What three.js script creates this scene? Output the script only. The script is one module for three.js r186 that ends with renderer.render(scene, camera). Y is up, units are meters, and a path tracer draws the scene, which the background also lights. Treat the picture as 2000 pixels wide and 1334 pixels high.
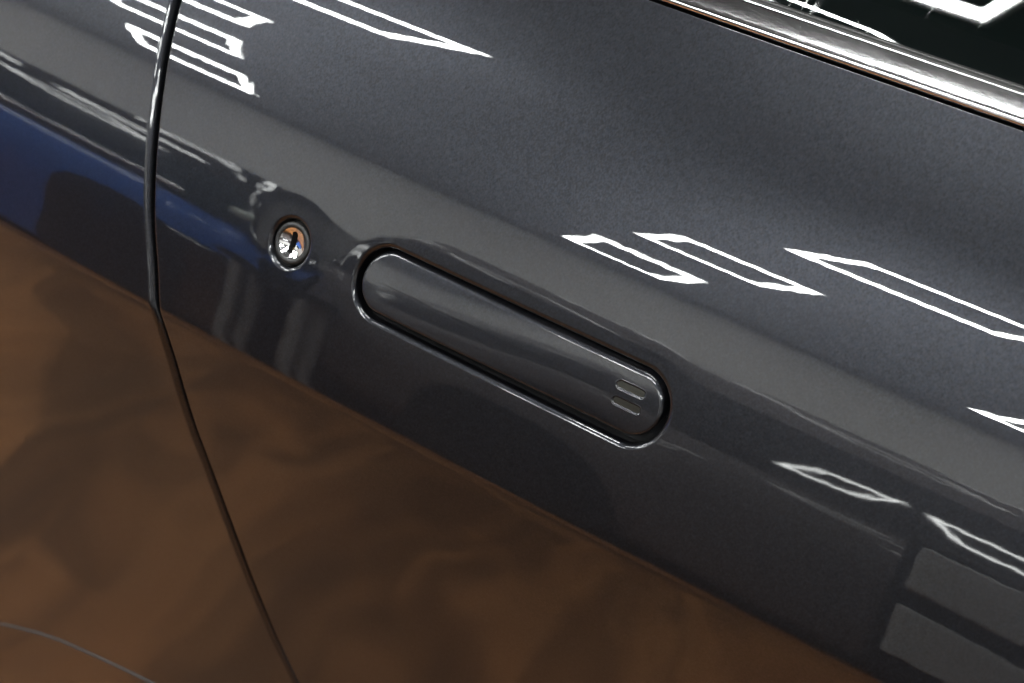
import * as THREE from 'three';
import { RoundedBoxGeometry } from 'three/addons/geometries/RoundedBoxGeometry.js';
import { mergeGeometries } from 'three/addons/utils/BufferGeometryUtils.js';
import { RectAreaLightUniformsLib } from 'three/addons/lights/RectAreaLightUniformsLib.js';

// ---------------------------------------------------------------- camera, exposure
const scene = new THREE.Scene();
scene.background = new THREE.Color(0x000000);
const camera = new THREE.PerspectiveCamera(27.0, 1024 / 683, 0.05, 60);
{
  const yaw = 27 * Math.PI / 180, el = 31 * Math.PI / 180, D = 0.86, roll = 11 * Math.PI / 180;
  const aim = new THREE.Vector3(0, 0.74, 0);
  camera.position.set(Math.cos(el) * Math.sin(yaw), Math.sin(el), Math.cos(el) * Math.cos(yaw)).multiplyScalar(D).add(aim);
  camera.lookAt(aim);
  camera.rotateZ(roll);
  camera.focus = 0.86;
  camera.userData.fStop = 7.1;
}
const renderer = new THREE.WebGLRenderer({ antialias: true });
renderer.setSize(1024, 683);
renderer.toneMapping = THREE.LinearToneMapping;
renderer.toneMappingExposure = 1;
renderer.shadowMap.enabled = true;
RectAreaLightUniformsLib.init();
const LAMP = 160;           // radiance of the LED tubes
const CEIL = 3.05;          // ceiling height

// ---------------------------------------------------------------- helpers
function rng(seed) { let s = seed >>> 0; return () => { s = (s + 0x6D2B79F5) | 0; let t = Math.imul(s ^ (s >>> 15), 1 | s); t = (t + Math.imul(t ^ (t >>> 7), 61 | t)) ^ t; return ((t ^ (t >>> 14)) >>> 0) / 4294967296; }; }
const lerp = (a, b, t) => a + (b - a) * t;
const clamp = (x, a = 0, b = 1) => Math.min(b, Math.max(a, x));
const sstep = (a, b, x) => { const t = clamp((x - a) / (b - a)); return t * t * (3 - 2 * t); };
const V = (x, y, z) => new THREE.Vector3(x, y, z);
const lin = (r, g, b) => new THREE.Color().setRGB(r, g, b);
const used = new Map();
function numbered(n) { const k = used.get(n) || 0; used.set(n, k + 1); return k ? `${n}_${String(k).padStart(3, '0')}` : n; }
function thing(name, label, category, pos = [0, 0, 0], group) {
  const o = new THREE.Group(); o.name = numbered(name); o.position.set(...pos);
  o.userData = { label, category }; if (group) o.userData.group = group;
  scene.add(o); return o;
}
function part(name, geo, mat, parent) {
  const m = new THREE.Mesh(geo, mat); m.name = name; m.castShadow = m.receiveShadow = true; parent.add(m); return m;
}
function struct(name, geo, mat, label, category) {
  const m = new THREE.Mesh(geo, mat); m.name = name; m.receiveShadow = m.castShadow = true;
  m.userData = { kind: 'structure', label, category }; scene.add(m); return m;
}
class MB {                     // vertices with their own normals; faces turned to agree with them
  constructor() { this.p = []; this.n = []; this.uv = []; this.i = []; }
  v(P, N, u = P.x, w = P.y) { this.p.push(P.x, P.y, P.z); this.n.push(N.x, N.y, N.z); this.uv.push(u, w); return this.p.length / 3 - 1; }
  tri(a, b, c) {
    const p = this.p, n = this.n;
    const ux = p[3 * b] - p[3 * a], uy = p[3 * b + 1] - p[3 * a + 1], uz = p[3 * b + 2] - p[3 * a + 2];
    const wx = p[3 * c] - p[3 * a], wy = p[3 * c + 1] - p[3 * a + 1], wz = p[3 * c + 2] - p[3 * a + 2];
    const fx = uy * wz - uz * wy, fy = uz * wx - ux * wz, fz = ux * wy - uy * wx;
    const d = fx * (n[3 * a] + n[3 * b] + n[3 * c]) + fy * (n[3 * a + 1] + n[3 * b + 1] + n[3 * c + 1]) + fz * (n[3 * a + 2] + n[3 * b + 2] + n[3 * c + 2]);
    if (d < 0) this.i.push(a, c, b); else this.i.push(a, b, c);
  }
  quad(a, b, c, d) { this.tri(a, b, c); this.tri(a, c, d); }
  strip(A, B, closed) { const n = A.length; for (let k = 0; k < (closed ? n : n - 1); k++) { const j = (k + 1) % n; this.quad(A[k], A[j], B[j], B[k]); } }
  geo() {
    const g = new THREE.BufferGeometry();
    g.setAttribute('position', new THREE.Float32BufferAttribute(this.p, 3));
    g.setAttribute('normal', new THREE.Float32BufferAttribute(this.n, 3));
    g.setAttribute('uv', new THREE.Float32BufferAttribute(this.uv, 2));
    g.setIndex(this.i); return g;
  }
}

// ---------------------------------------------------------------- value noise and textures
function lattice(seed, n) { const r = rng(seed), a = new Float32Array(n * n); for (let i = 0; i < a.length; i++) a[i] = r(); return (x, y) => { const xi = Math.floor(x), yi = Math.floor(y), fx = x - xi, fy = y - yi, sx = fx * fx * (3 - 2 * fx), sy = fy * fy * (3 - 2 * fy); const g = (i, j) => a[((j % n) + n) % n * n + ((i % n) + n) % n]; return lerp(lerp(g(xi, yi), g(xi + 1, yi), sx), lerp(g(xi, yi + 1), g(xi + 1, yi + 1), sx), sy); }; }
function dataTex(w, h, fn, srgb, repeat = true) {
  const d = new Uint8Array(w * h * 4);
  for (let y = 0; y < h; y++) for (let x = 0; x < w; x++) { const c = fn(x, y); const k = 4 * (y * w + x); d[k] = c[0]; d[k + 1] = c[1]; d[k + 2] = c[2]; d[k + 3] = 255; }
  const t = new THREE.DataTexture(d, w, h); t.magFilter = THREE.LinearFilter; t.minFilter = THREE.LinearMipmapLinearFilter; t.generateMipmaps = true;
  if (repeat) t.wrapS = t.wrapT = THREE.RepeatWrapping; if (srgb) t.colorSpace = THREE.SRGBColorSpace; t.needsUpdate = true; return t;
}
// metallic flakes: tone and tilt of each flake
const FL = 1024, flR = rng(11), flakeTone = new Float32Array(FL * FL), flakeX = new Float32Array(FL * FL), flakeY = new Float32Array(FL * FL);
for (let i = 0; i < FL * FL; i++) { const a = flR(), b = flR(), c = flR(); flakeTone[i] = a; flakeX[i] = b + flR() - 1; flakeY[i] = c + flR() - 1; }
const flakeMap = dataTex(FL, FL, (x, y) => { const t = flakeTone[y * FL + x]; let q = 0, c = 0; for (let j = -1; j <= 1; j++) for (let i = -1; i <= 1; i++) { const k = ((y + j) & 1023) * FL + ((x + i) & 1023); q += flakeTone[k]; c += flakeX[k]; } const v = 144 + 22 * (t - 0.5) + 78 * (q / 9 - 0.5); const w = c / 9 * 16; return [clamp(v + w, 0, 255), clamp(v, 0, 255), clamp(v - w, 0, 255)]; }, true);
const flakeNormal = dataTex(FL, FL, (x, y) => { const k = y * FL + x; return [127.5 + flakeX[k] * 4, 127.5 + flakeY[k] * 4, 250]; });
for (const t of [flakeMap, flakeNormal]) t.repeat.set(1 / 0.42, 1 / 0.42);

const M = {
  paint: new THREE.MeshPhysicalMaterial({ name: 'grey metallic car paint', color: lin(0.045, 0.0475, 0.060), metalness: 0.83, roughness: 0.37, map: flakeMap, normalMap: flakeNormal, clearcoat: 1, clearcoatRoughness: 0.004 }),
  black: new THREE.MeshStandardMaterial({ name: 'matt black plastic', color: lin(0.008, 0.008, 0.009), roughness: 0.8 }),
  rubber: new THREE.MeshPhysicalMaterial({ name: 'black rubber', color: lin(0.016, 0.016, 0.015), roughness: 0.42 }),
  ring: new THREE.MeshPhysicalMaterial({ name: 'dark grey lock ring', color: lin(0.0045, 0.0044, 0.0042), roughness: 0.5 }),
  chrome: new THREE.MeshPhysicalMaterial({ name: 'polished chrome', color: lin(0.78, 0.78, 0.79), metalness: 1, roughness: 0.11 }),
  brass: new THREE.MeshStandardMaterial({ name: 'worn brass', color: lin(0.32, 0.24, 0.12), metalness: 0.8, roughness: 0.45 }),
  mark: new THREE.MeshPhysicalMaterial({ name: 'olive grey metal inlay', color: lin(0.03, 0.029, 0.024), metalness: 0.8, roughness: 0.4 }),
};

// ---------------------------------------------------------------- the flank of the grey car
// height (m) and lean (degrees from vertical) of the body side
const LEAN = [[0, -3], [0.3, -6], [0.42, -10.5], [0.56, -11.02], [0.635, -8.56], [0.6495, -6.5], [0.6555, 12.4], [0.662, 14.4], [0.7, 16.19], [0.76, 22.48], [0.79, 24.8], [0.7995, 26.37], [0.8035, 28.3], [0.8065, 29.08], [0.8155, 30.1], [0.822, 31.77], [0.8295, 33.4], [0.8425, 35.53], [0.85, 38.04], [0.865, 41.36], [0.875, 44.85], [0.9, 47.18], [0.93, 47.83], [1.0, 47.92]];
const NS = 4000, DY = 1 / NS, leanT = new Float64Array(NS + 1), leanZ = new Float64Array(NS + 1);
{
  const raw = new Float64Array(NS + 1);
  for (let i = 0, k = 0; i <= NS; i++) { const y = i * DY; while (k < LEAN.length - 2 && LEAN[k + 1][0] < y) k++; raw[i] = lerp(LEAN[k][1], LEAN[k + 1][1], clamp((y - LEAN[k][0]) / (LEAN[k + 1][0] - LEAN[k][0]))); }
  const W = 13; for (let i = 0; i <= NS; i++) { let s = 0, w = 0; for (let j = -W; j <= W; j++) { const q = 0.5 + 0.5 * Math.cos(Math.PI * j / (W + 1)); s += q * raw[clamp(i + j, 0, NS)]; w += q; } leanT[i] = Math.tan(s / w * Math.PI / 180); }
  for (let i = 1; i <= NS; i++) leanZ[i] = leanZ[i - 1] - (leanT[i] + leanT[i - 1]) / 2 * DY;
  const z0 = leanZ[Math.round(0.74 / DY)]; for (let i = 0; i <= NS; i++) leanZ[i] -= z0;
}
function Zp(y) { const f = clamp(y / DY, 0, NS - 0.001), i = Math.floor(f), t = f - i, a = leanZ[i]; return a - DY * (leanT[i] * t + (leanT[i + 1] - leanT[i]) * t * t / 2); }
const KX = 0.08;
const peel = []; { const r = rng(5); for (let i = 0; i < 14; i++) { const a = r() * Math.PI, l = 0.005 + 0.011 * r(); peel.push([Math.cos(a) * 6.283 / l, Math.sin(a) * 6.283 / l, r() * 6.283, l / 0.009]); } }
const PEEL = 4.2e-7;
const HND = { x: -0.0055, y: 0.7368, a: 0.0905, r: 0.0185 };        // handle: half length of the straight part, radius
const OPEN = { x: -0.0055, y: 0.7368, a: 0.0905, r: 0.0222 };
const LOCK = { x: -0.1737, y: 0.7343 };
const stad = (x, y, s) => { const dx = Math.max(0, Math.abs(x - s.x) - s.a); return Math.hypot(dx, y - s.y) - s.r; };
function body(x, y) {
  let z = Zp(y - 0.013 * x * sstep(0.72, 0.66, y)) - KX * x * x / 2;
  if (y > 0.66 && y < 0.82 && x < 0.2) {
    const d = Math.max(0, stad(x, y, OPEN)); if (d < 0.05) z -= 0.0002 * Math.exp(-((d / 0.0095) ** 2));
    const q = Math.hypot(x - LOCK.x, y - LOCK.y) - 0.015; if (q < 0.06) z -= 0.00028 * Math.exp(-((Math.max(0, q) / 0.011) ** 2));
  }
  let p = 0; for (const k of peel) p += k[3] * Math.sin(k[0] * x + k[1] * y + k[2]);
  return z + PEEL * p;
}
const E1 = 2e-4;
function bodyN(x, y, f = body) { return V(-(f(x + E1, y) - f(x - E1, y)) / (2 * E1), -(f(x, y + E1) - f(x, y - E1)) / (2 * E1), 1).normalize(); }
const bodyP = (x, y) => V(x, y, body(x, y));

// shut line between door and rear quarter panel: its centre
const SHUT = [[0, 0.03], [0.20, -0.070], [0.3, -0.1325], [0.3274, -0.1493], [0.3619, -0.1702], [0.3948, -0.185], [0.4282, -0.1978], [0.4616, -0.2088], [0.5097, -0.2248], [0.5276, -0.2302], [0.5465, -0.2374], [0.5773, -0.2457], [0.6077, -0.2522], [0.6357, -0.2606], [0.651, -0.267], [0.6604, -0.2708], [0.6833, -0.2788], [0.698, -0.2864], [0.7314, -0.2978], [0.7588, -0.3073], [0.786, -0.3151], [0.8128, -0.3234], [0.8388, -0.3315], [0.9, -0.351], [1, -0.383]];
const shutA = new Float64Array(1001);
{
  const raw = new Float64Array(1001);
  for (let i = 0, k = 0; i <= 1000; i++) { const y = i / 1000; while (k < SHUT.length - 2 && SHUT[k + 1][0] < y) k++; raw[i] = lerp(SHUT[k][1], SHUT[k + 1][1], (y - SHUT[k][0]) / (SHUT[k + 1][0] - SHUT[k][0])); }
  for (let i = 0; i <= 1000; i++) { const W = i > 630 && i < 672 ? 7 : 24; let s = 0, w = 0; for (let j = -W; j <= W; j++) { const q = 1 - Math.abs(j) / (W + 1); s += q * raw[clamp(i + j, 0, 1000)]; w += q; } shutA[i] = s / w; }
}
const shut = (y) => { const f = clamp(y * 1000, 0, 999.999), i = Math.floor(f); return lerp(shutA[i], shutA[i + 1], f - i); };
function edgeFillet(mb, row, P, dir, rf, depth, seg = 7) {      // rolls an edge over: row of vertex ids, 2-D points and outward 2-D directions
  let prev = row;
  for (let s = 1; s <= seg + 1; s++) {
    const ph = Math.min(1, s / seg) * Math.PI / 2, cur = [];
    for (let k = 0; k < P.length; k++) {
      const [x, y] = P[k], n = bodyN(x, y), S = bodyP(x, y), D = V(dir[k][0], dir[k][1], 0); D.addScaledVector(n, -D.dot(n)).normalize();
      const q = S.clone().addScaledVector(D, rf * Math.sin(ph)).addScaledVector(n, -rf * (1 - Math.cos(ph)));
      if (s === seg + 1) q.addScaledVector(n, -depth);
      cur.push(mb.v(q, n.clone().multiplyScalar(Math.cos(ph)).addScaledVector(D, Math.sin(ph)).normalize()));
    }
    mb.strip(prev, cur, false); prev = cur;
  }
  return prev;
}
function axis(stops) { const o = [stops[0][0]]; for (let k = 1; k < stops.length; k++) { const [b, st] = stops[k], a = o[o.length - 1], n = Math.max(1, Math.round((b - a) / st)); for (let i = 1; i <= n; i++) o.push(lerp(a, b, i / n)); } return o; }
const YTOP = 0.923;
function makeDoor() {
  const mb = new MB();
  const ys = axis([[0.004, 1], [0.3, 0.01], [0.45, 0.006], [0.62, 0.004], [0.64, 0.0015], [0.94 - 0.017, 0.00125]]);
  const xs = axis([[-0.32, 1], [0.36, 0.0016], [0.6, 0.006]]);
  const half = 0.0026, rf = 0.0022;
  const warp = (x, y) => { const sh = shut(y) + half + rf + 0.32; const span = lerp(0.5, 0.075, sstep(0.58, 0.66, y)); return x + sh * Math.max(0, 1 - (x + 0.32) / span); };
  const id = ys.map((y) => xs.map((x) => { const wx = warp(x, y); return mb.v(bodyP(wx, y), bodyN(wx, y)); }));
  const holes = [];
  const near = (a, v) => a.reduce((b, q, i) => Math.abs(q - v) < Math.abs(a[b] - v) ? i : b, 0);
  const cut = (x0, x1, y0, y1) => { const h = { i0: near(xs, x0), i1: near(xs, x1), j0: near(ys, y0), j1: near(ys, y1) }; holes.push(h); return h; };
  const hh = cut(-0.138, 0.127, 0.701, 0.7735), hl = cut(-0.205, -0.1425, 0.704, 0.765);
  for (let j = 0; j < ys.length - 1; j++) for (let i = 0; i < xs.length - 1; i++) {
    if (holes.some((h) => i >= h.i0 && i < h.i1 && j >= h.j0 && j < h.j1)) continue;
    mb.quad(id[j][i], id[j][i + 1], id[j + 1][i + 1], id[j + 1][i]);
  }
  const patch = (h, contour, rf2, depth, rings) => {
    const loop = [];
    for (let i = h.i0; i < h.i1; i++) loop.push([h.j0, i]);
    for (let j = h.j0; j < h.j1; j++) loop.push([j, h.i1]);
    for (let i = h.i1; i > h.i0; i--) loop.push([h.j1, i]);
    for (let j = h.j1; j > h.j0; j--) loop.push([j, h.i0]);
    let prev = loop.map(([j, i]) => id[j][i]);
    const A = loop.map(([j, i]) => [warp(xs[i], ys[j]), ys[j]]), C = A.map(([x, y]) => contour(x, y));
    for (let r = 1; r <= rings; r++) {
      const t = r / rings, cur = A.map(([x, y], k) => { const X = lerp(x, C[k][0], t), Y = lerp(y, C[k][1], t); return mb.v(bodyP(X, Y), bodyN(X, Y)); });
      mb.strip(prev, cur, true); prev = cur;
    }
    const seg = 9;
    for (let s = 1; s <= seg + 1; s++) {
      const ph = Math.min(1, s / seg) * Math.PI / 2;
      const cur = C.map(([x, y, dx, dy]) => {
        const n = bodyN(x, y), S = bodyP(x, y), D = V(dx, dy, 0); D.addScaledVector(n, -D.dot(n)).normalize();
        const q = S.addScaledVector(D, rf2 * Math.sin(ph)).addScaledVector(n, -rf2 * (1 - Math.cos(ph)) - (s === seg + 1 ? depth : 0));
        return mb.v(q, n.multiplyScalar(Math.cos(ph)).addScaledVector(D, Math.sin(ph)).normalize());
      });
      mb.strip(prev, cur, true); prev = cur;
    }
  };
  patch(hh, (x, y) => { const px = OPEN.x + clamp(x - OPEN.x, -OPEN.a, OPEN.a), l = Math.hypot(x - px, y - OPEN.y), dx = (x - px) / l, dy = (y - OPEN.y) / l, R = OPEN.r + 0.0034; return [px + dx * R, OPEN.y + dy * R, -dx, -dy]; }, 0.0034, 0.006, 12);
  patch(hl, (x, y) => { const l = Math.hypot(x - LOCK.x, y - LOCK.y), dx = (x - LOCK.x) / l, dy = (y - LOCK.y) / l; return [LOCK.x + dx * 0.018, LOCK.y + dy * 0.018, -dx, -dy]; }, 0.0032, 0.004, 10);
  // the edge at the shut line and the edge under the window trim
  const L = ys.map((y) => [warp(xs[0], y), y]);
  const slope = (y) => { const s = (shut(y + 0.004) - shut(y - 0.004)) / 0.008, l = Math.hypot(1, s); return [-1 / l, s / l]; };
  edgeFillet(mb, id.map((r) => r[0]), L, ys.map(slope), rf, 0.014);
  const top = id[id.length - 1]; edgeFillet(mb, top, xs.map((x) => [warp(x, YTOP), YTOP]), xs.map(() => [0, 1]), 0.0008, 0.008);
  return mb.geo();
}
function makeQuarter() {
  const mb = new MB();
  const ys = axis([[0.004, 1], [0.3, 0.01], [0.45, 0.006], [0.62, 0.004], [0.64, 0.0015], [0.95, 0.0016]]);
  const us = axis([[0, 1], [0.24, 0.0018], [0.9, 0.01]]);
  const half = 0.0026, rf = 0.0052;
  const X = (u, y) => shut(y) - half - rf - u;
  const id = ys.map((y) => us.map((u) => { const x = X(u, y); return mb.v(bodyP(x, y), bodyN(x, y)); }));
  for (let j = 0; j < ys.length - 1; j++) for (let i = 0; i < us.length - 1; i++) mb.quad(id[j][i], id[j][i + 1], id[j + 1][i + 1], id[j + 1][i]);
  edgeFillet(mb, id.map((r) => r[0]), ys.map((y) => [X(0, y), y]), ys.map((y) => { const s = (shut(y + 0.004) - shut(y - 0.004)) / 0.008, l = Math.hypot(1, s); return [1 / l, -s / l]; }), rf, 0.014, 12);
  return mb.geo();
}
const car = thing('parked_car', 'dark grey metallic car filling the frame, with flush handle and round key lock', 'car');
const door = part('door', makeDoor(), M.paint, car);
part('quarter_panel', makeQuarter(), M.paint, car);
{ // door jamb behind the shut line, and the inside of the door
  const mb = new MB(), ys = axis([[0.03, 1], [0.99, 0.02]]), a = [], b = [];
  for (const y of ys) { const x = shut(y), n = bodyN(x, y); a.push(mb.v(bodyP(x - 0.05, y).addScaledVector(n, -0.021), n)); b.push(mb.v(bodyP(x + 0.05, y).addScaledVector(n, -0.021), n)); }
  mb.strip(a, b, false); part('door_jamb', mb.geo(), M.black, car);
}
// ---- recess behind the handle
{
  const mb = new MB(), N = 160, rings = [];
  const cont = (R, k) => { const per = 4 * OPEN.a + 2 * Math.PI * R; let s = k / N * per; let x, y, dx, dy; if (s < 2 * OPEN.a) { x = -OPEN.a + s; y = -R; dx = 0; dy = -1; } else if ((s -= 2 * OPEN.a) < Math.PI * R) { const t = s / R - Math.PI / 2; dx = Math.cos(t); dy = Math.sin(t); x = OPEN.a + R * dx; y = R * dy; } else if ((s -= Math.PI * R) < 2 * OPEN.a) { x = OPEN.a - s; y = R; dx = 0; dy = 1; } else { s -= 2 * OPEN.a; const t = s / R + Math.PI / 2; dx = Math.cos(t); dy = Math.sin(t); x = -OPEN.a + R * dx; y = R * dy; } return [OPEN.x + x, OPEN.y + y, dx, dy]; };
  for (const [R, dep] of [[OPEN.r + 0.0018, 0.006], [OPEN.r + 0.0018, 0.024]]) rings.push(Array.from({ length: N }, (_, k) => { const [x, y, dx, dy] = cont(R, k); const n = bodyN(x, y); return mb.v(bodyP(x, y).addScaledVector(n, -dep), V(-dx, -dy, 0)); }));
  mb.strip(rings[0], rings[1], true);
  const fl = Array.from({ length: N }, (_, k) => { const [x, y] = cont(OPEN.r + 0.0018, k); const n = bodyN(x, y); return mb.v(bodyP(x, y).addScaledVector(n, -0.024), n); });
  const md = Array.from({ length: N }, (_, k) => { const [x] = cont(0.0005, k); const n = bodyN(x, OPEN.y); return mb.v(bodyP(x, OPEN.y).addScaledVector(n, -0.024), n); });
  mb.strip(fl, md, true);
  part('handle_recess', mb.geo(), M.black, car);
}
// ---- handle
const MARKS = [[0.0807, 0.7437], [0.0816, 0.7346]].map(([x, y]) => ({ x, y, a: 0.0070, r: 0.0024 }));
const HIN = 0.0012;
function handleZ(x, y) {
  const v = (y - HND.y) / HND.r, turn = -4.6 * sstep(-0.08, 0.08, x);
  // lean runs from about 27 degrees at the top to 11 at the bottom
  const c = 24.3 + turn, k = 7.2;
  const T = (w) => Math.tan((c + k * w) * Math.PI / 180);
  const dz = -(y - HND.y) * (T(0) + 4 * T(v / 2) + T(v)) / 6;
  let z = Zp(HND.y) - KX * x * x / 2 - HIN + dz;
  const d = Math.max(0, -stad(x, y, HND));                        // distance to the rim
  const endx = Math.max(0, Math.abs(x - HND.x) - HND.a + 0.012) / 0.0305; z -= 0.0004 * endx * endx;
  const rf = 0.0024; if (d < rf) z -= rf - Math.sqrt(Math.max(0, rf * rf - (rf - d) ** 2));
  for (const m of MARKS) { const q = stad(x, y, m); if (q < 0.0008) z -= 0.0008 * sstep(0.0003, -0.0004, q) - 0.00006 * Math.exp(-(((q - 0.00055) / 0.0002) ** 2)); }
  let p = 0; for (const w of peel) p += w[3] * Math.sin(w[0] * x + w[1] * y + w[2]);
  return z + PEEL * 0.8 * p;
}
const handleN = (x, y, e = 6e-5) => V(-(handleZ(x + e, y) - handleZ(x - e, y)) / (2 * e), -(handleZ(x, y + e) - handleZ(x, y - e)) / (2 * e), 1).normalize();
function stadRing(s, d, N, fixed) {                               // N points on the contour, d inside the rim; the same parameter on every ring
  const R = s.r - d, P = [];
  for (let k = 0; k < N; k++) {
    const per = 4 * s.a + 2 * Math.PI * s.r; let t = k / N * per, x, y, dx = 0, dy = 0;
    if (t < 2 * s.a) { x = -s.a + t; dy = -1; } else if ((t -= 2 * s.a) < Math.PI * s.r) { const a = t / s.r - Math.PI / 2; dx = Math.cos(a); dy = Math.sin(a); x = s.a; } else if ((t -= Math.PI * s.r) < 2 * s.a) { x = s.a - t; dy = 1; } else { t -= 2 * s.a; const a = t / s.r + Math.PI / 2; dx = Math.cos(a); dy = Math.sin(a); x = -s.a; }
    P.push([s.x + x + dx * R, s.y + dy * R, dx, dy]);
  }
  return P;
}
function makeHandle() {
  const mb = new MB(), N = 1000, ds = [];
  for (const d of [0.00006, 0.0002, 0.0004, 0.0007, 0.001, 0.0014, 0.0019, 0.0024]) ds.push(d);
  for (let k = 1; k <= 48; k++) ds.push(lerp(0.0024, HND.r - 0.0001, k / 48));
  let prev = null, first = null;
  ds.forEach((d, n) => {
    const P = stadRing(HND, d, N), cur = P.map(([x, y, dx, dy]) => { const N3 = n ? handleN(x, y) : V(dx, dy, 0.35).normalize(); return mb.v(V(x, y, handleZ(x, y)), N3); });
    if (prev) mb.strip(prev, cur, true); else first = { P, cur }; prev = cur;
  });
  const skirt = first.P.map(([x, y, dx, dy]) => mb.v(V(x, y, handleZ(x, y) - 0.016), V(dx, dy, 0)));
  mb.strip(first.cur, skirt, true);
  return mb.geo();
}
M.satin = M.paint.clone(); M.satin.name = 'grey metallic paint, softer gloss'; M.satin.clearcoatRoughness = 0.075;
const handle = part('door_handle', makeHandle(), M.satin, car);
for (const m of MARKS) {
  const mb = new MB(), N = 48, s = { ...m, r: m.r - 0.0006 }; let prev = null;
  for (const d of [0, 0.0006, s.r - 0.00005]) { const cur = stadRing(s, d, N).map(([x, y]) => mb.v(V(x, y, handleZ(x, y) + 0.00008), handleN(x, y))); if (prev) mb.strip(prev, cur, true); prev = cur; }
  part('grip_mark', mb.geo(), M.mark, handle);
}
// ---- key lock, built in its own plane: x and y across, z outward
{
  const n = bodyN(LOCK.x, LOCK.y, (x, y) => Zp(y) - KX * x * x / 2), S = V(LOCK.x, LOCK.y, Zp(LOCK.y) - KX * LOCK.x ** 2 / 2);
  const tx = V(1, 0, 0).addScaledVector(n, -n.x).normalize(), ty = n.clone().cross(tx);
  const lock = new THREE.Group(); lock.name = 'door_lock';
  lock.matrix.makeBasis(tx, ty, n).setPosition(S); lock.matrix.decompose(lock.position, lock.quaternion, lock.scale); car.add(lock);
  const lathe = (pts) => new THREE.LatheGeometry(pts.map(([r, z]) => new THREE.Vector2(r, z)), 96).rotateX(Math.PI / 2);
  const cup = []; cup.push([0.0150, -0.003], [0.0150, -0.012], [0.0001, -0.012]);
  part('lock_cup', lathe(cup), M.black, lock);
  const rr = []; for (let k = 0; k <= 16; k++) { const a = Math.PI * k / 16; rr.push([0.0121 + 0.0021 * Math.cos(a), -0.0040 + 0.0017 * Math.sin(a)]); } rr.unshift([0.0142, -0.012]); rr.push([0.0100, -0.0075]);
  part('lock_ring', lathe(rr), M.ring, lock);
  // dished chrome face with a key slot
  const mb = new MB(), N = 128, slot = { x: -0.0006, y: 0.0002, a: 0.0054, r: 0.0023 }, R = 0.0102, dish = (r) => -0.0056 + 0.0026 * (r / R) ** 2;
  const ang = Array.from({ length: N }, (_, k) => k / N * 2 * Math.PI);
  const inner = ang.map((a) => { const cx = Math.cos(a), cy = Math.sin(a); const py = clamp(cy * R * 0.62, -slot.a, slot.a); let dx = cx * 0.0062, dy = cy * R * 0.62 - py + cy * 0.001; const l = Math.hypot(dx, dy) || 1; return [slot.x + dx / l * slot.r, slot.y + py + dy / l * slot.r]; });
  let prev = null;
  for (let k = 0; k <= 14; k++) {
    const t = k / 14, cur = ang.map((a, i) => { const x = lerp(inner[i][0], R * Math.cos(a), t), y = lerp(inner[i][1], R * Math.sin(a), t), r = Math.hypot(x, y), sl = 0.0052 * r / (R * R); return mb.v(V(x, y, dish(r)), V(-x / (r || 1) * sl, -y / (r || 1) * sl, 1).normalize()); });
    if (prev) mb.strip(prev, cur, true); prev = cur;
  }
  const kb = new MB(), w0 = inner.map(([x, y], i) => kb.v(V(x, y, dish(Math.hypot(x, y))), V(slot.x - x, -y * 0.3, 0).normalize())), w1 = inner.map(([x, y]) => kb.v(V(x, y, -0.0115), V(slot.x - x, -y * 0.3, 0).normalize()));
  kb.strip(w0, w1, true); kb.strip(inner.map(([x, y]) => kb.v(V(x, y, -0.0115), V(0, 0, 1))), inner.map(([x, y]) => kb.v(V(slot.x, clamp(y, -slot.a, slot.a), -0.0115), V(0, 0, 1))), true);
  part('key_slot', kb.geo(), M.black, lock);
  part('lock_face', mb.geo(), M.chrome, lock);
  const flap = new RoundedBoxGeometry(0.0032, 0.003, 0.0016, 2, 0.0005); flap.rotateX(0.6); flap.translate(slot.x, -0.0050, -0.0098);
  part('slot_flap', flap, M.brass, lock);
}
// ---- window strip, seal and glass, swept along the top of the door
const noiseG = lattice(3, 64), noiseH = lattice(9, 64);
const TOPN = bodyN(0, YTOP, (x, y) => Zp(y)), TOPT = V(0, TOPN.z, -TOPN.y), TOP0 = V(0, YTOP, Zp(YTOP));
function sweep(profile, x0, x1, nx, uvScale = 1) {              // profile: points [s, n] in metres up the body and out of it, with smooth runs split by null
  const mb = new MB(); let run = []; const runs = []; for (const p of profile) { if (p) run.push(p); else { runs.push(run); run = []; } } runs.push(run);
  for (const r of runs) {
    const nor = r.map((p, i) => { const a = r[Math.max(0, i - 1)], b = r[Math.min(r.length - 1, i + 1)], l = Math.hypot(b[0] - a[0], b[1] - a[1]); return [-(b[1] - a[1]) / l, (b[0] - a[0]) / l]; });
    let prev = null;
    for (let k = 0; k <= nx; k++) {
      const x = lerp(x0, x1, k / nx), cur = r.map((p, i) => mb.v(TOP0.clone().addScaledVector(TOPT, p[0]).addScaledVector(TOPN, p[1]).add(V(x, 0, -KX * x * x / 2)), TOPT.clone().multiplyScalar(nor[i][0]).addScaledVector(TOPN, nor[i][1]).add(V(KX * x, 0, 0)).normalize(), x, p[0]));
      if (prev) mb.strip(prev, cur, false); prev = cur;
    }
  }
  return mb.geo();
}
const arc = (cx, cy, r, a0, a1, n) => Array.from({ length: n + 1 }, (_, k) => { const a = lerp(a0, a1, k / n) * Math.PI / 180; return [cx + r * Math.cos(a), cy + r * Math.sin(a)]; });
const mm = (a) => a.map((p) => p && [p[0] / 1000, p[1] / 1000]);
const scratch = dataTex(1024, 128, (x, y) => { const n = noiseG(x * 0.012, y * 0.9) * 0.6 + noiseH(x * 0.004 + 7, y * 1.7) * 0.4; const v = 62 + 55 * n; return [v, v, v]; });
scratch.repeat.set(1 / 0.35, 1 / 0.03);
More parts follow.
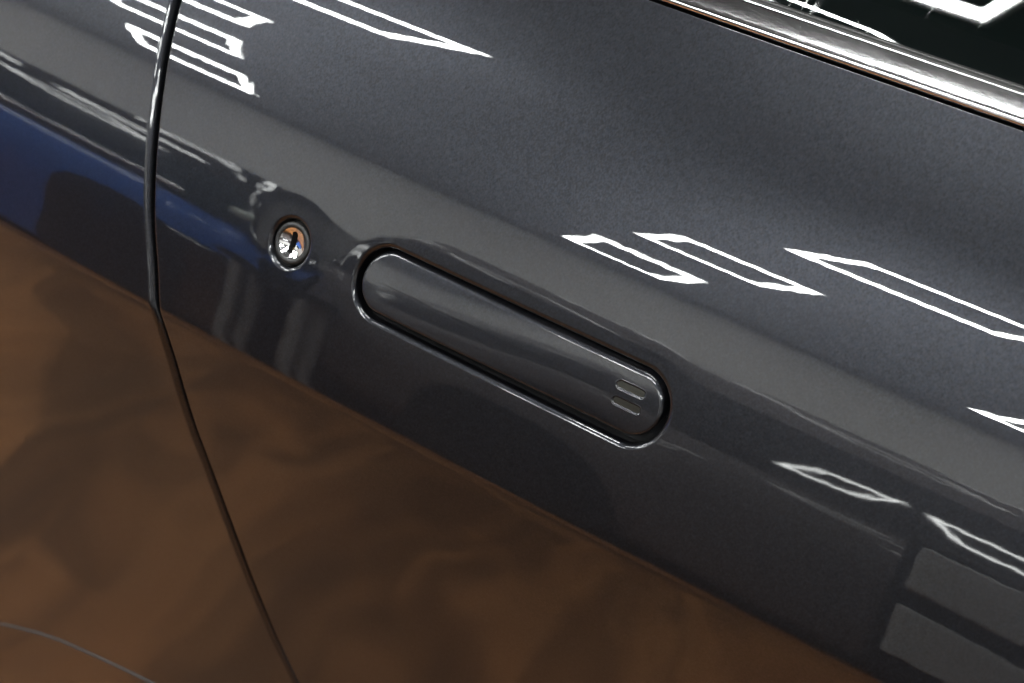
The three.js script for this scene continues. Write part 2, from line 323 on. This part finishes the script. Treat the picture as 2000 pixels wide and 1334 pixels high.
M.strip = new THREE.MeshPhysicalMaterial({ name: 'polished dark chrome', color: lin(0.56, 0.55, 0.56), metalness: 1, roughness: 0.36, roughnessMap: scratch });
const face = []; for (let k = 0; k <= 12; k++) { const t = k / 12; face.push([7.4 + 13.2 * t, 1.98 - 0.60 * t + 0.80 * t * t]); }
part('window_trim', sweep(mm([[3.0, -6], [3.0, -1.2], ...arc(6.3, -1.35, 3.3, 190, 90, 18), ...face.slice(0), ...arc(20.7, 1.18, 1.0, 95, 0, 8), [21.6, -3]]), -0.42, 0.62, 80), M.strip, car);
part('weather_strip', sweep(mm([[21.9, -3], [22.3, -1.2], [23.6, -0.9], [24.3, -0.6], ...arc(25.6, -0.5, 0.9, 150, 20, 6), [27.5, -2.4], [29.2, -3.2], [29.8, -5], [29.8, -9]]), -0.42, 0.62, 60), M.rubber, car);
{
  const pr = []; let s = 0.0285, nn = -0.0045; const tl = Math.atan2(TOPN.y, TOPN.z) * 180 / Math.PI; const st = 0.002;
  for (let k = 0; k <= 90; k++) { pr.push([s, nn]); const g = 52.6 + 3.6 * Math.min(1.3, k * st / 0.022) + 6 * k * st; const a = (g - tl) * Math.PI / 180; s += st * Math.cos(a); nn -= st * Math.sin(a); }
  const smear = dataTex(512, 256, (x, y) => { const low = sstep(150, 20, y); const run = Math.max(0, noiseG(x * 0.11, y * 0.012) - 0.62) * 2.6 * noiseH(x * 0.02, y * 0.03); const fine = Math.max(0, noiseH(x * 0.35, y * 0.05) - 0.75) * 1.2; const v = clamp((run + fine) * (0.1 + low)) * 26; return [v, v, v]; });
  smear.repeat.set(1 / 0.16, 1 / 0.09); smear.offset.set(0, -0.0285 / 0.09);
  M.glass = new THREE.MeshPhysicalMaterial({ name: 'green tinted window glass', color: lin(0.28, 0.36, 0.35), transmission: 1, roughness: 1, roughnessMap: smear, ior: 1.62, thickness: 0 });
  part('window_glass', sweep(pr, -0.42, 0.62, 60), M.glass, car);
  part('door_card', sweep([[0.0, -0.03], [0.03, -0.075], [0.06, -0.10], [0.2, -0.13], [0.34, -0.28]], -0.42, 0.62, 8), new THREE.MeshStandardMaterial({ name: 'black interior trim', color: lin(0.006, 0.008, 0.008), roughness: 0.9 }), car);
}
{ // wheel arch lip low on the quarter panel
  const pts = [[-0.60, 0.085], [-0.5093, 0.134], [-0.4566, 0.158], [-0.4067, 0.174], [-0.359, 0.187], [-0.3134, 0.198], [-0.26, 0.209], [-0.2, 0.217]].map(([x, y]) => bodyP(x, y).addScaledVector(bodyN(x, y), -0.0006));
  const c = new THREE.CatmullRomCurve3(pts); part('arch_lip', new THREE.TubeGeometry(c, 90, 0.0021, 10), new THREE.MeshStandardMaterial({ name: 'pale grey lip edge', color: lin(0.018, 0.016, 0.015), roughness: 0.6 }), car);
}
// ---- rest of the shell behind the flank, so that the room's light does not come through
{
  const mb = new MB(), ys = [0.03, 0.3, 0.6, 0.7, 0.8, 0.88, 0.92];
  let prev = null; for (const y of ys) { const cur = [-1.2, -0.4, 0.2, 0.8].map((x) => mb.v(V(x, y, Zp(y) - 0.06), V(0, 0, 1))); if (prev) mb.strip(prev, cur, false); prev = cur; }
  part('inner_shell', mb.geo(), M.black, car);
  part('body_shell', new RoundedBoxGeometry(4.4, 0.78, 1.62, 3, 0.05).translate(0.2, 0.53, -0.93), M.black, car);
  part('roof_panel', new RoundedBoxGeometry(3.0, 0.06, 1.42, 3, 0.02).translate(0.1, 1.16, -0.99), M.black, car);
  for (const x of [-0.9, 1.1]) part('cabin_end', new RoundedBoxGeometry(0.06, 0.34, 1.5, 3, 0.02).translate(x, 1.0, -0.93), M.black, car);
  part('far_side', new RoundedBoxGeometry(3.0, 0.34, 0.06, 3, 0.02).translate(0.1, 1.0, -1.69), M.black, car);
}

// ---------------------------------------------------------------- the workshop that the paint mirrors
const nA = lattice(21, 128), nB = lattice(22, 128), nC = lattice(23, 128);
const fbm = (f, x, y) => 0.5 * f(x, y) + 0.25 * f(2.03 * x + 5, 2.03 * y + 9) + 0.125 * f(4.1 * x + 1, 4.1 * y + 3) + 0.0625 * f(8.3 * x, 8.3 * y);
const floorTex = dataTex(2048, 2048, (px, py) => {
  const x = px / 2048 * 32, y = py / 2048 * 32;                     // 10 cm cells, resin poured in drawn-out swirls
  const wx = fbm(nA, x * 0.25, y * 0.25) * 9, wy = fbm(nB, x * 0.25 + 40, y * 0.25 + 11) * 9;
  const swirl = fbm(nC, (x + wx) * 0.7, (y + wy) * 0.35), streak = nA((x + wy) * 2.0 + 3, (y + wx) * 0.22), fine = nB((x + wy) * 6.5, (y + wx) * 0.4), band = fbm(nC, x * 0.25 + 17, y * 0.25 + 5);
  let d = 0.30 * sstep(0.3, 0.62, swirl) + 0.36 * streak + 0.24 * fine + 0.32 * sstep(0.25, 0.65, band); const red = fbm(nB, x * 0.8 + wy * 0.4, y * 0.8);
  const k = lerp(0.5, 1.12, sstep(0.16, 0.98, d)), g = (nA(px * 0.9, py * 0.9) - 0.5) * 8;
  return [clamp(133 * Math.pow(k, 0.7) + 10 * (red - 0.45) + g, 0, 255), clamp(89 * Math.pow(k, 0.72) + g, 0, 255), clamp(53 * Math.pow(k, 0.74) - 5 * (red - 0.4) + g, 0, 255)];
}, true);
floorTex.repeat.set(1 / 3.2, 1 / 3.2);
const flat = (w, h, x, y, z, rx, ry, d = 0.1) => { const g = new THREE.BoxGeometry(w, h, d); g.translate(0, 0, -d / 2); g.rotateX(rx); g.rotateY(ry); g.translate(x, y, z); return g; };
const planeUV = (g, f) => { const p = g.attributes.position, uv = g.attributes.uv; for (let i = 0; i < p.count; i++) { const [a, b] = f(p.getX(i), p.getY(i), p.getZ(i)); uv.setXY(i, a, b); } return g; };
const floorG = planeUV(flat(16, 11, -2.5, 0, 0, -Math.PI / 2, 0), (x, y, z) => [x + 0.7, z + 0.35]);
struct('floor', floorG, new THREE.MeshPhysicalMaterial({ name: 'brown marbled resin floor', map: floorTex, roughness: 0.5, specularIntensity: 0.25 }), 'brown marbled resin floor mirrored in the lower half of the door', 'floor');
const wallTex = dataTex(512, 512, (x, y) => { const v = 238 + 10 * (fbm(nA, x / 24, y / 24) - 0.47) + 6 * (nB(x * 0.9, y * 0.9) - 0.5); return [v, v * 0.995, v * 0.98]; }, true); wallTex.repeat.set(1 / 3, 1 / 3);
const wallM = new THREE.MeshStandardMaterial({ name: 'pale grey painted wall', map: wallTex, roughness: 0.85 });
const WZ = 5.1;
struct('wall', planeUV(flat(16, CEIL, -2.5, CEIL / 2, WZ, 0, Math.PI), (x, y) => [x, y]), wallM, 'plain pale grey wall mirrored as the light band across the door', 'wall');
struct('wall_001', planeUV(flat(11, CEIL, 5.2, CEIL / 2, 0, 0, -Math.PI / 2), (x, y, z) => [z, y]), wallM, 'pale grey side wall ahead of the grey car', 'wall');
struct('wall_002', planeUV(flat(11, CEIL, -10.2, CEIL / 2, 0, 0, Math.PI / 2), (x, y, z) => [z, y]), wallM, 'pale grey end wall behind the blue car', 'wall');
struct('wall_003', planeUV(flat(16, CEIL, -2.5, CEIL / 2, -4.6, 0, 0), (x, y) => [x, y]), wallM, 'pale grey wall on the far side of the grey car', 'wall');
struct('ceiling', flat(16, 11, -2.5, CEIL + 0.06, 0, Math.PI / 2, 0), new THREE.MeshStandardMaterial({ name: 'black ceiling paint', color: lin(0.012, 0.012, 0.013), roughness: 0.95 }), 'flat black ceiling carrying the outlined lamps', 'ceiling');

// ---- LED lamps: slanted ring of tubes, far and near long sides along the car
M.led = new THREE.MeshStandardMaterial({ name: 'lit white LED diffuser', color: lin(0.8, 0.8, 0.8), emissive: lin(0.97, 1, 0.98), emissiveIntensity: LAMP * 0.5 });
M.led.emissive.setRGB(0.97, 1, 0.98);
M.alu = new THREE.MeshStandardMaterial({ name: 'white aluminium profile', color: lin(0.5, 0.5, 0.5), roughness: 0.5, metalness: 0.3 });
function ledLamp(x, z, len, ex, ez, label, group, LAMPW = 0.038, sk = 0) {              // (x, z): far left corner; (ex, ez): slanted end
  const o = thing('led_lamp', label, 'ceiling lamp', [x, CEIL - 0.06, z], group);
  const c = [[0, 0], [len, sk], [len + ex, sk + ez], [ex, ez]];
  const off = (d) => c.map((p, k) => {                            // mitred offset of the outline
    const a = c[(k + 3) % 4], b = c[(k + 1) % 4], n = (u, v) => { const L = Math.hypot(v[0] - u[0], v[1] - u[1]); return [-(v[1] - u[1]) / L, (v[0] - u[0]) / L]; };
    const n1 = n(a, p), n2 = n(p, b), q = 1 + n1[0] * n2[0] + n1[1] * n2[1]; return new THREE.Vector2(p[0] + d * (n1[0] + n2[0]) / q, p[1] + d * (n1[1] + n2[1]) / q);
  });
  const ring = (w, h, y) => { const sh = new THREE.Shape(off(w / 2)); sh.holes.push(new THREE.Path(off(-w / 2))); const g = new THREE.ExtrudeGeometry(sh, { depth: h, bevelEnabled: false }); g.rotateX(Math.PI / 2); g.translate(0, y, 0); return g; };
  part('diffuser', ring(LAMPW, 0.012, 0.004), M.led, o);
  part('housing', ring(LAMPW + 0.010, 0.050, 0.054), M.alu, o);
  for (let k = 0; k < 4; k++) {
    const a = c[k], b = c[(k + 1) % 4], L = Math.hypot(b[0] - a[0], b[1] - a[1]), ang = Math.atan2(b[1] - a[1], b[0] - a[0]);
    const l = new THREE.RectAreaLight(new THREE.Color().setRGB(0.97, 1, 0.98), LAMP * 0.5, L - LAMPW * 0.5, LAMPW * 0.96); l.position.set((a[0] + b[0]) / 2, -0.011, (a[1] + b[1]) / 2);
    l.rotation.set(-Math.PI / 2, 0, -ang, 'XYZ'); o.add(l);
  }
  return o;
}
// [row, bay, far left corner x and z, length, slanted end]
for (const [row, bay, x, z, len, ex, ez] of [
  ['first', 'middle', -1.90, 4.02, 0.45, 0.30, -0.44], ['second', 'middle', -1.27, 3.0, 0.46, 0.26, -0.40], ['third', 'middle', -0.56, 2.08, 0.60, 0.25, -0.36],
  ['first', 'rear', -4.52, 3.80, 0.79, 0.16, -0.35], ['second', 'rear', -3.98, 2.82, 0.76, 0.22, -0.38], ['third', 'rear', -3.40, 2.08, 0.62, 0.27, -0.33], ['fourth', 'rear', -2.40, 1.2, 0.60, 0.38, -0.31],
  ['first', 'front', 0.02, 3.84, 0.60, 0.30, -0.36], ['second', 'front', 1.25, 3.0, 0.54, 0.26, -0.40], ['third', 'front', 1.95, 2.08, 0.60, 0.25, -0.36],
  ['first', 'last', -7.3, 3.80, 0.97, 0.16, -0.35], ['second', 'last', -6.7, 2.82, 0.90, 0.22, -0.38], ['third', 'last', -5.9, 2.08, 0.62, 0.27, -0.33], ['fourth', 'last', -4.9, 1.2, 0.60, 0.44, -0.31],
]) ledLamp(x, z, len, ex, ez, `white outlined LED lamp, ${row} ceiling row from the wall, ${{ middle: 'mirrored ahead of the handle', rear: 'mirrored by the shut line', front: 'right end', last: 'left end' }[bay]}`, 'outlined LED lamps on the ceiling');
for (const [z, nm] of [[-1.9, 'nearer'], [-2.9, 'farther']]) for (let k = 0; k < 4; k++) ledLamp((z > -2.5 ? -4.5 : -4.95) + 2.3 * k, z, z > -2.5 ? 0.48 : 0.42, 0.25, -0.40, `white outlined LED lamp beyond the grey car, ${nm} row, ${['first', 'second', 'third', 'fourth'][k]} from the left`, 'outlined LED lamps on the ceiling');
ledLamp(0.0, 0.13, 0.46, 0.15, -0.26, 'white outlined LED lamp above the car ahead of the handle, mirrored twice at far right', 'outlined LED lamps on the ceiling', 0.03);
ledLamp(-5.9, 0.5, 1.0, 0.25, -0.40, 'white outlined LED lamp above the tail of the car, mirrored in the blue car roof', 'outlined LED lamps on the ceiling');
ledLamp(-0.50, 0.06, 0.36, -0.24, -0.28, 'white outlined LED lamp above the car, mirrored along the lower edge of the window', 'outlined LED lamps on the ceiling', 0.024, 0.08);
ledLamp(-0.755, -0.552, 0.56, 0.25, -0.36, 'white outlined LED lamp mirrored as a bright corner in the window glass', 'outlined LED lamps on the ceiling', 0.018);

// ---- other cars, as lofted bodies
function autoBody(o, opt) {
  const { len, w, hood, belt, roof, sill, paint, glass, nose, tail } = opt;      // local x: 0 at the tail, len at the nose; z: 0 is the near side, w the far side
  const st = 60, sec = 54, lower = new MB(), upper = new MB(); let pl = null, pu = null;
  for (let i = 0; i <= st; i++) {
    const t = i / st, x = t * len, e0 = Math.pow(clamp(t / 0.06), 0.5), e1 = Math.pow(clamp((1 - t) / 0.12), 0.5), end = Math.min(e0, e1);
    const top = lerp(lerp(belt, hood, sstep(nose, nose + 0.14, t)), belt, 0) - 0.10 * (1 - Math.pow(end, 0.8)), bot = sill + 0.06 * (1 - end), hw = w / 2 * lerp(0.80, 1, end);
    const row = [], half = [[0.86, bot], [0.95, bot + 0.03], [0.985, bot + 0.14], [1.0, lerp(bot, top, 0.42)], [0.995, lerp(bot, top, 0.68)], [0.965, lerp(bot, top, 0.86)], [0.90, top - 0.025], [0.76, top + 0.005], [0.4, top + 0.03], [0, top + 0.035]];
    const curve = new THREE.CatmullRomCurve3([...half, ...half.slice(0, -1).reverse().map(([a, y]) => [-a, y])].map(([a, y]) => V(a * hw, y, 0)), false, 'centripetal');
    for (let j = 0; j <= sec; j++) { const p = curve.getPoint(j / sec); row.push([x, p.y, w / 2 - p.x]); }   // from the near sill over the deck to the far sill
    pl = (pl || []); pl.push(row);
    const g0 = sstep(tail, tail + 0.05, t), g1 = 1 - sstep(nose - 0.17, nose + 0.02, t), g = Math.min(g0, g1);
    const rh = roof - belt + 0.06, rs = [[0.955, 0], [0.915, 0.26], [0.875, 0.52], [0.84, 0.74], [0.79, 0.90], [0.70, 0.965], [0.56, 0.99], [0.3, 1.0], [0, 1.005]];
    const rc = new THREE.CatmullRomCurve3([...rs, ...rs.slice(0, -1).reverse().map(([a, y]) => [-a, y])].map(([a, y]) => V(a * w / 2 * (0.9 + 0.1 * g), belt - 0.06 + rh * g * y, 0)), false, 'centripetal');
    const r2 = []; for (let j = 0; j <= 48; j++) { const p = rc.getPoint(j / 48); r2.push([x, p.y, w / 2 - p.x]); }
    pu = (pu || []); pu.push(r2);
  }
  const toGeo = (rows, keep) => { const p = [], ix = []; const n = rows[0].length; rows.forEach((r) => r.forEach((q) => p.push(...q))); for (let i = 0; i < rows.length - 1; i++) for (let j = 0; j < n - 1; j++) { if (keep && !keep(i / (rows.length - 1), j / (n - 1))) continue; const a = i * n + j, b = a + 1, c = a + n, d = c + 1; ix.push(a, b, c, b, d, c); } const g = new THREE.BufferGeometry(); g.setAttribute('position', new THREE.Float32BufferAttribute(p, 3)); g.setIndex(ix); g.computeVertexNormals(); return g; };
  part('body', toGeo(pl), paint, o);
  part('roof', toGeo(pu, (t, s) => s > 0.165 && s < 0.835), opt.roofPaint || paint, o);
  part('window', toGeo(pu, (t, s) => s <= 0.165), glass, o); part('window', toGeo(pu, (t, s) => s >= 0.835), glass, o);
  const tyre = new THREE.MeshStandardMaterial({ name: 'tyre rubber', color: lin(0.012, 0.012, 0.012), roughness: 0.8 });
  for (const fx of opt.wheels) for (const side of [0.08, w - 0.08]) {
    const wh = new THREE.Group(); wh.name = 'wheel'; wh.position.set(fx, 0.315, side); o.add(wh);
    const tg = new THREE.TorusGeometry(0.215, 0.09, 14, 40); part('tyre', tg, tyre, wh);
    const rim = new THREE.CylinderGeometry(0.19, 0.19, 0.12, 32).rotateX(Math.PI / 2); part('rim', rim, opt.rim || tyre, wh);
    const arch = new THREE.CylinderGeometry(0.30, 0.30, 0.05, 40).rotateX(Math.PI / 2); arch.translate(fx, 0.31, side < 1 ? -0.004 : w + 0.004); part('wheel_arch', arch, tyre, o);
  }
  return o;
}
const blueP = new THREE.MeshPhysicalMaterial({ name: 'royal blue car paint', color: lin(0.025, 0.16, 0.66), roughness: 0.45, metalness: 0.1, clearcoat: 1, clearcoatRoughness: 0.02 });
const darkP = new THREE.MeshPhysicalMaterial({ name: 'near black car paint', color: lin(0.15, 0.132, 0.134), roughness: 0.6, clearcoat: 0.8, clearcoatRoughness: 0.06 });
const blackP = new THREE.MeshPhysicalMaterial({ name: 'black car paint', color: lin(0.012, 0.013, 0.016), roughness: 0.03, ior: 2.1, clearcoat: 1, clearcoatRoughness: 0.02 });
const smoke = new THREE.MeshPhysicalMaterial({ name: 'grey brown car glass', color: lin(0.045, 0.042, 0.043), roughness: 0.04, ior: 2.1 });
const tint = new THREE.MeshPhysicalMaterial({ name: 'dark teal car glass', color: lin(0.006, 0.02, 0.026), roughness: 0.05 });
{
  const b = thing('blue_car', 'bright blue car across the aisle, mirrored left of the lock', 'car', [-1.70, 0, 3.85]); b.rotation.y = Math.PI;
  autoBody(b, { len: 4.6, w: 1.8, hood: 0.86, belt: 0.92, roof: 1.33, sill: 0.10, paint: blueP, roofPaint: blackP, glass: tint, nose: 0.68, tail: 0.005, wheels: [0.45, 3.7] });
  const hl = new RoundedBoxGeometry(0.17, 0.07, 0.06, 4, 0.03); hl.rotateY(0.45); hl.translate(0.07, 0.95, 1.74); part('tail_light', hl, new THREE.MeshPhysicalMaterial({ name: 'clear headlight lens', color: lin(0.6, 0.66, 0.6), roughness: 0.15, metalness: 0.4 }), b);
  for (const z of [0.035, 1.765]) part('belt_trim', new THREE.CapsuleGeometry(0.016, 2.9, 6, 16).rotateZ(Math.PI / 2).translate(1.75, 0.905, z), M.chrome, b);
  part('bumper', new RoundedBoxGeometry(0.36, 0.40, 1.84, 4, 0.06).translate(0.14, 0.36, 0.9), blackP, b);
  const d = thing('dark_car', 'dark car with tall roof across the aisle, mirrored right of the lock', 'car', [-1.66, 0, 2.15]);
  autoBody(d, { len: 4.7, w: 1.85, hood: 1.0, belt: 1.02, roof: 1.47, sill: 0.25, paint: darkP, glass: smoke, nose: 0.72, tail: 0.01, wheels: [0.85, 3.9] });
}
{ // tool cart with two pale drawers, and a trestle
  const c = thing('tool_cart', 'dark tool cart with two pale drawer fronts, mirrored at the lower right of the door', 'tool cart', [0.65, 0, 1.75]);
  const dk = new THREE.MeshStandardMaterial({ name: 'dark steel sheet', color: lin(0.02, 0.02, 0.021), roughness: 0.5 }), pale = new THREE.MeshStandardMaterial({ name: 'pale grey drawer paint', color: lin(0.52, 0.52, 0.515), roughness: 0.6 });
  part('cabinet', new RoundedBoxGeometry(1.0, 0.70, 0.4, 3, 0.015).translate(0, 0.60, 0.2), dk, c);
  for (const y of [0.56, 0.81]) part('drawer', new RoundedBoxGeometry(0.94, 0.19, 0.03, 4, 0.014).translate(0, y, -0.012), pale, c);
  for (const x of [-0.42, 0.42]) for (const z of [0.06, 0.34]) part('castor', new THREE.CylinderGeometry(0.06, 0.06, 0.03, 20).rotateX(Math.PI / 2).translate(x, 0.06, z), dk, c);
  for (const x of [-0.42, 0.42]) for (const z of [0.06, 0.34]) part('leg', new THREE.BoxGeometry(0.03, 0.16, 0.03).translate(x, 0.175, z), dk, c);
  const s = thing('trestle', 'low grey steel trestle standing between the two mirrored cars', 'trestle', [-1.5, 0, 1.95]);
  const st = new THREE.MeshStandardMaterial({ name: 'grey painted steel', color: lin(0.36, 0.36, 0.365), roughness: 0.5 });
  for (const x of [-0.11, 0.11]) for (const z of [0, 0.1]) part('leg', new THREE.BoxGeometry(0.034, 0.58, 0.03).translate(x, 0.29, z), st, s);
  part('top_rail', new THREE.BoxGeometry(0.34, 0.05, 0.16).translate(0, 0.606, 0.05), dk, s);
}
renderer.render(scene, camera);
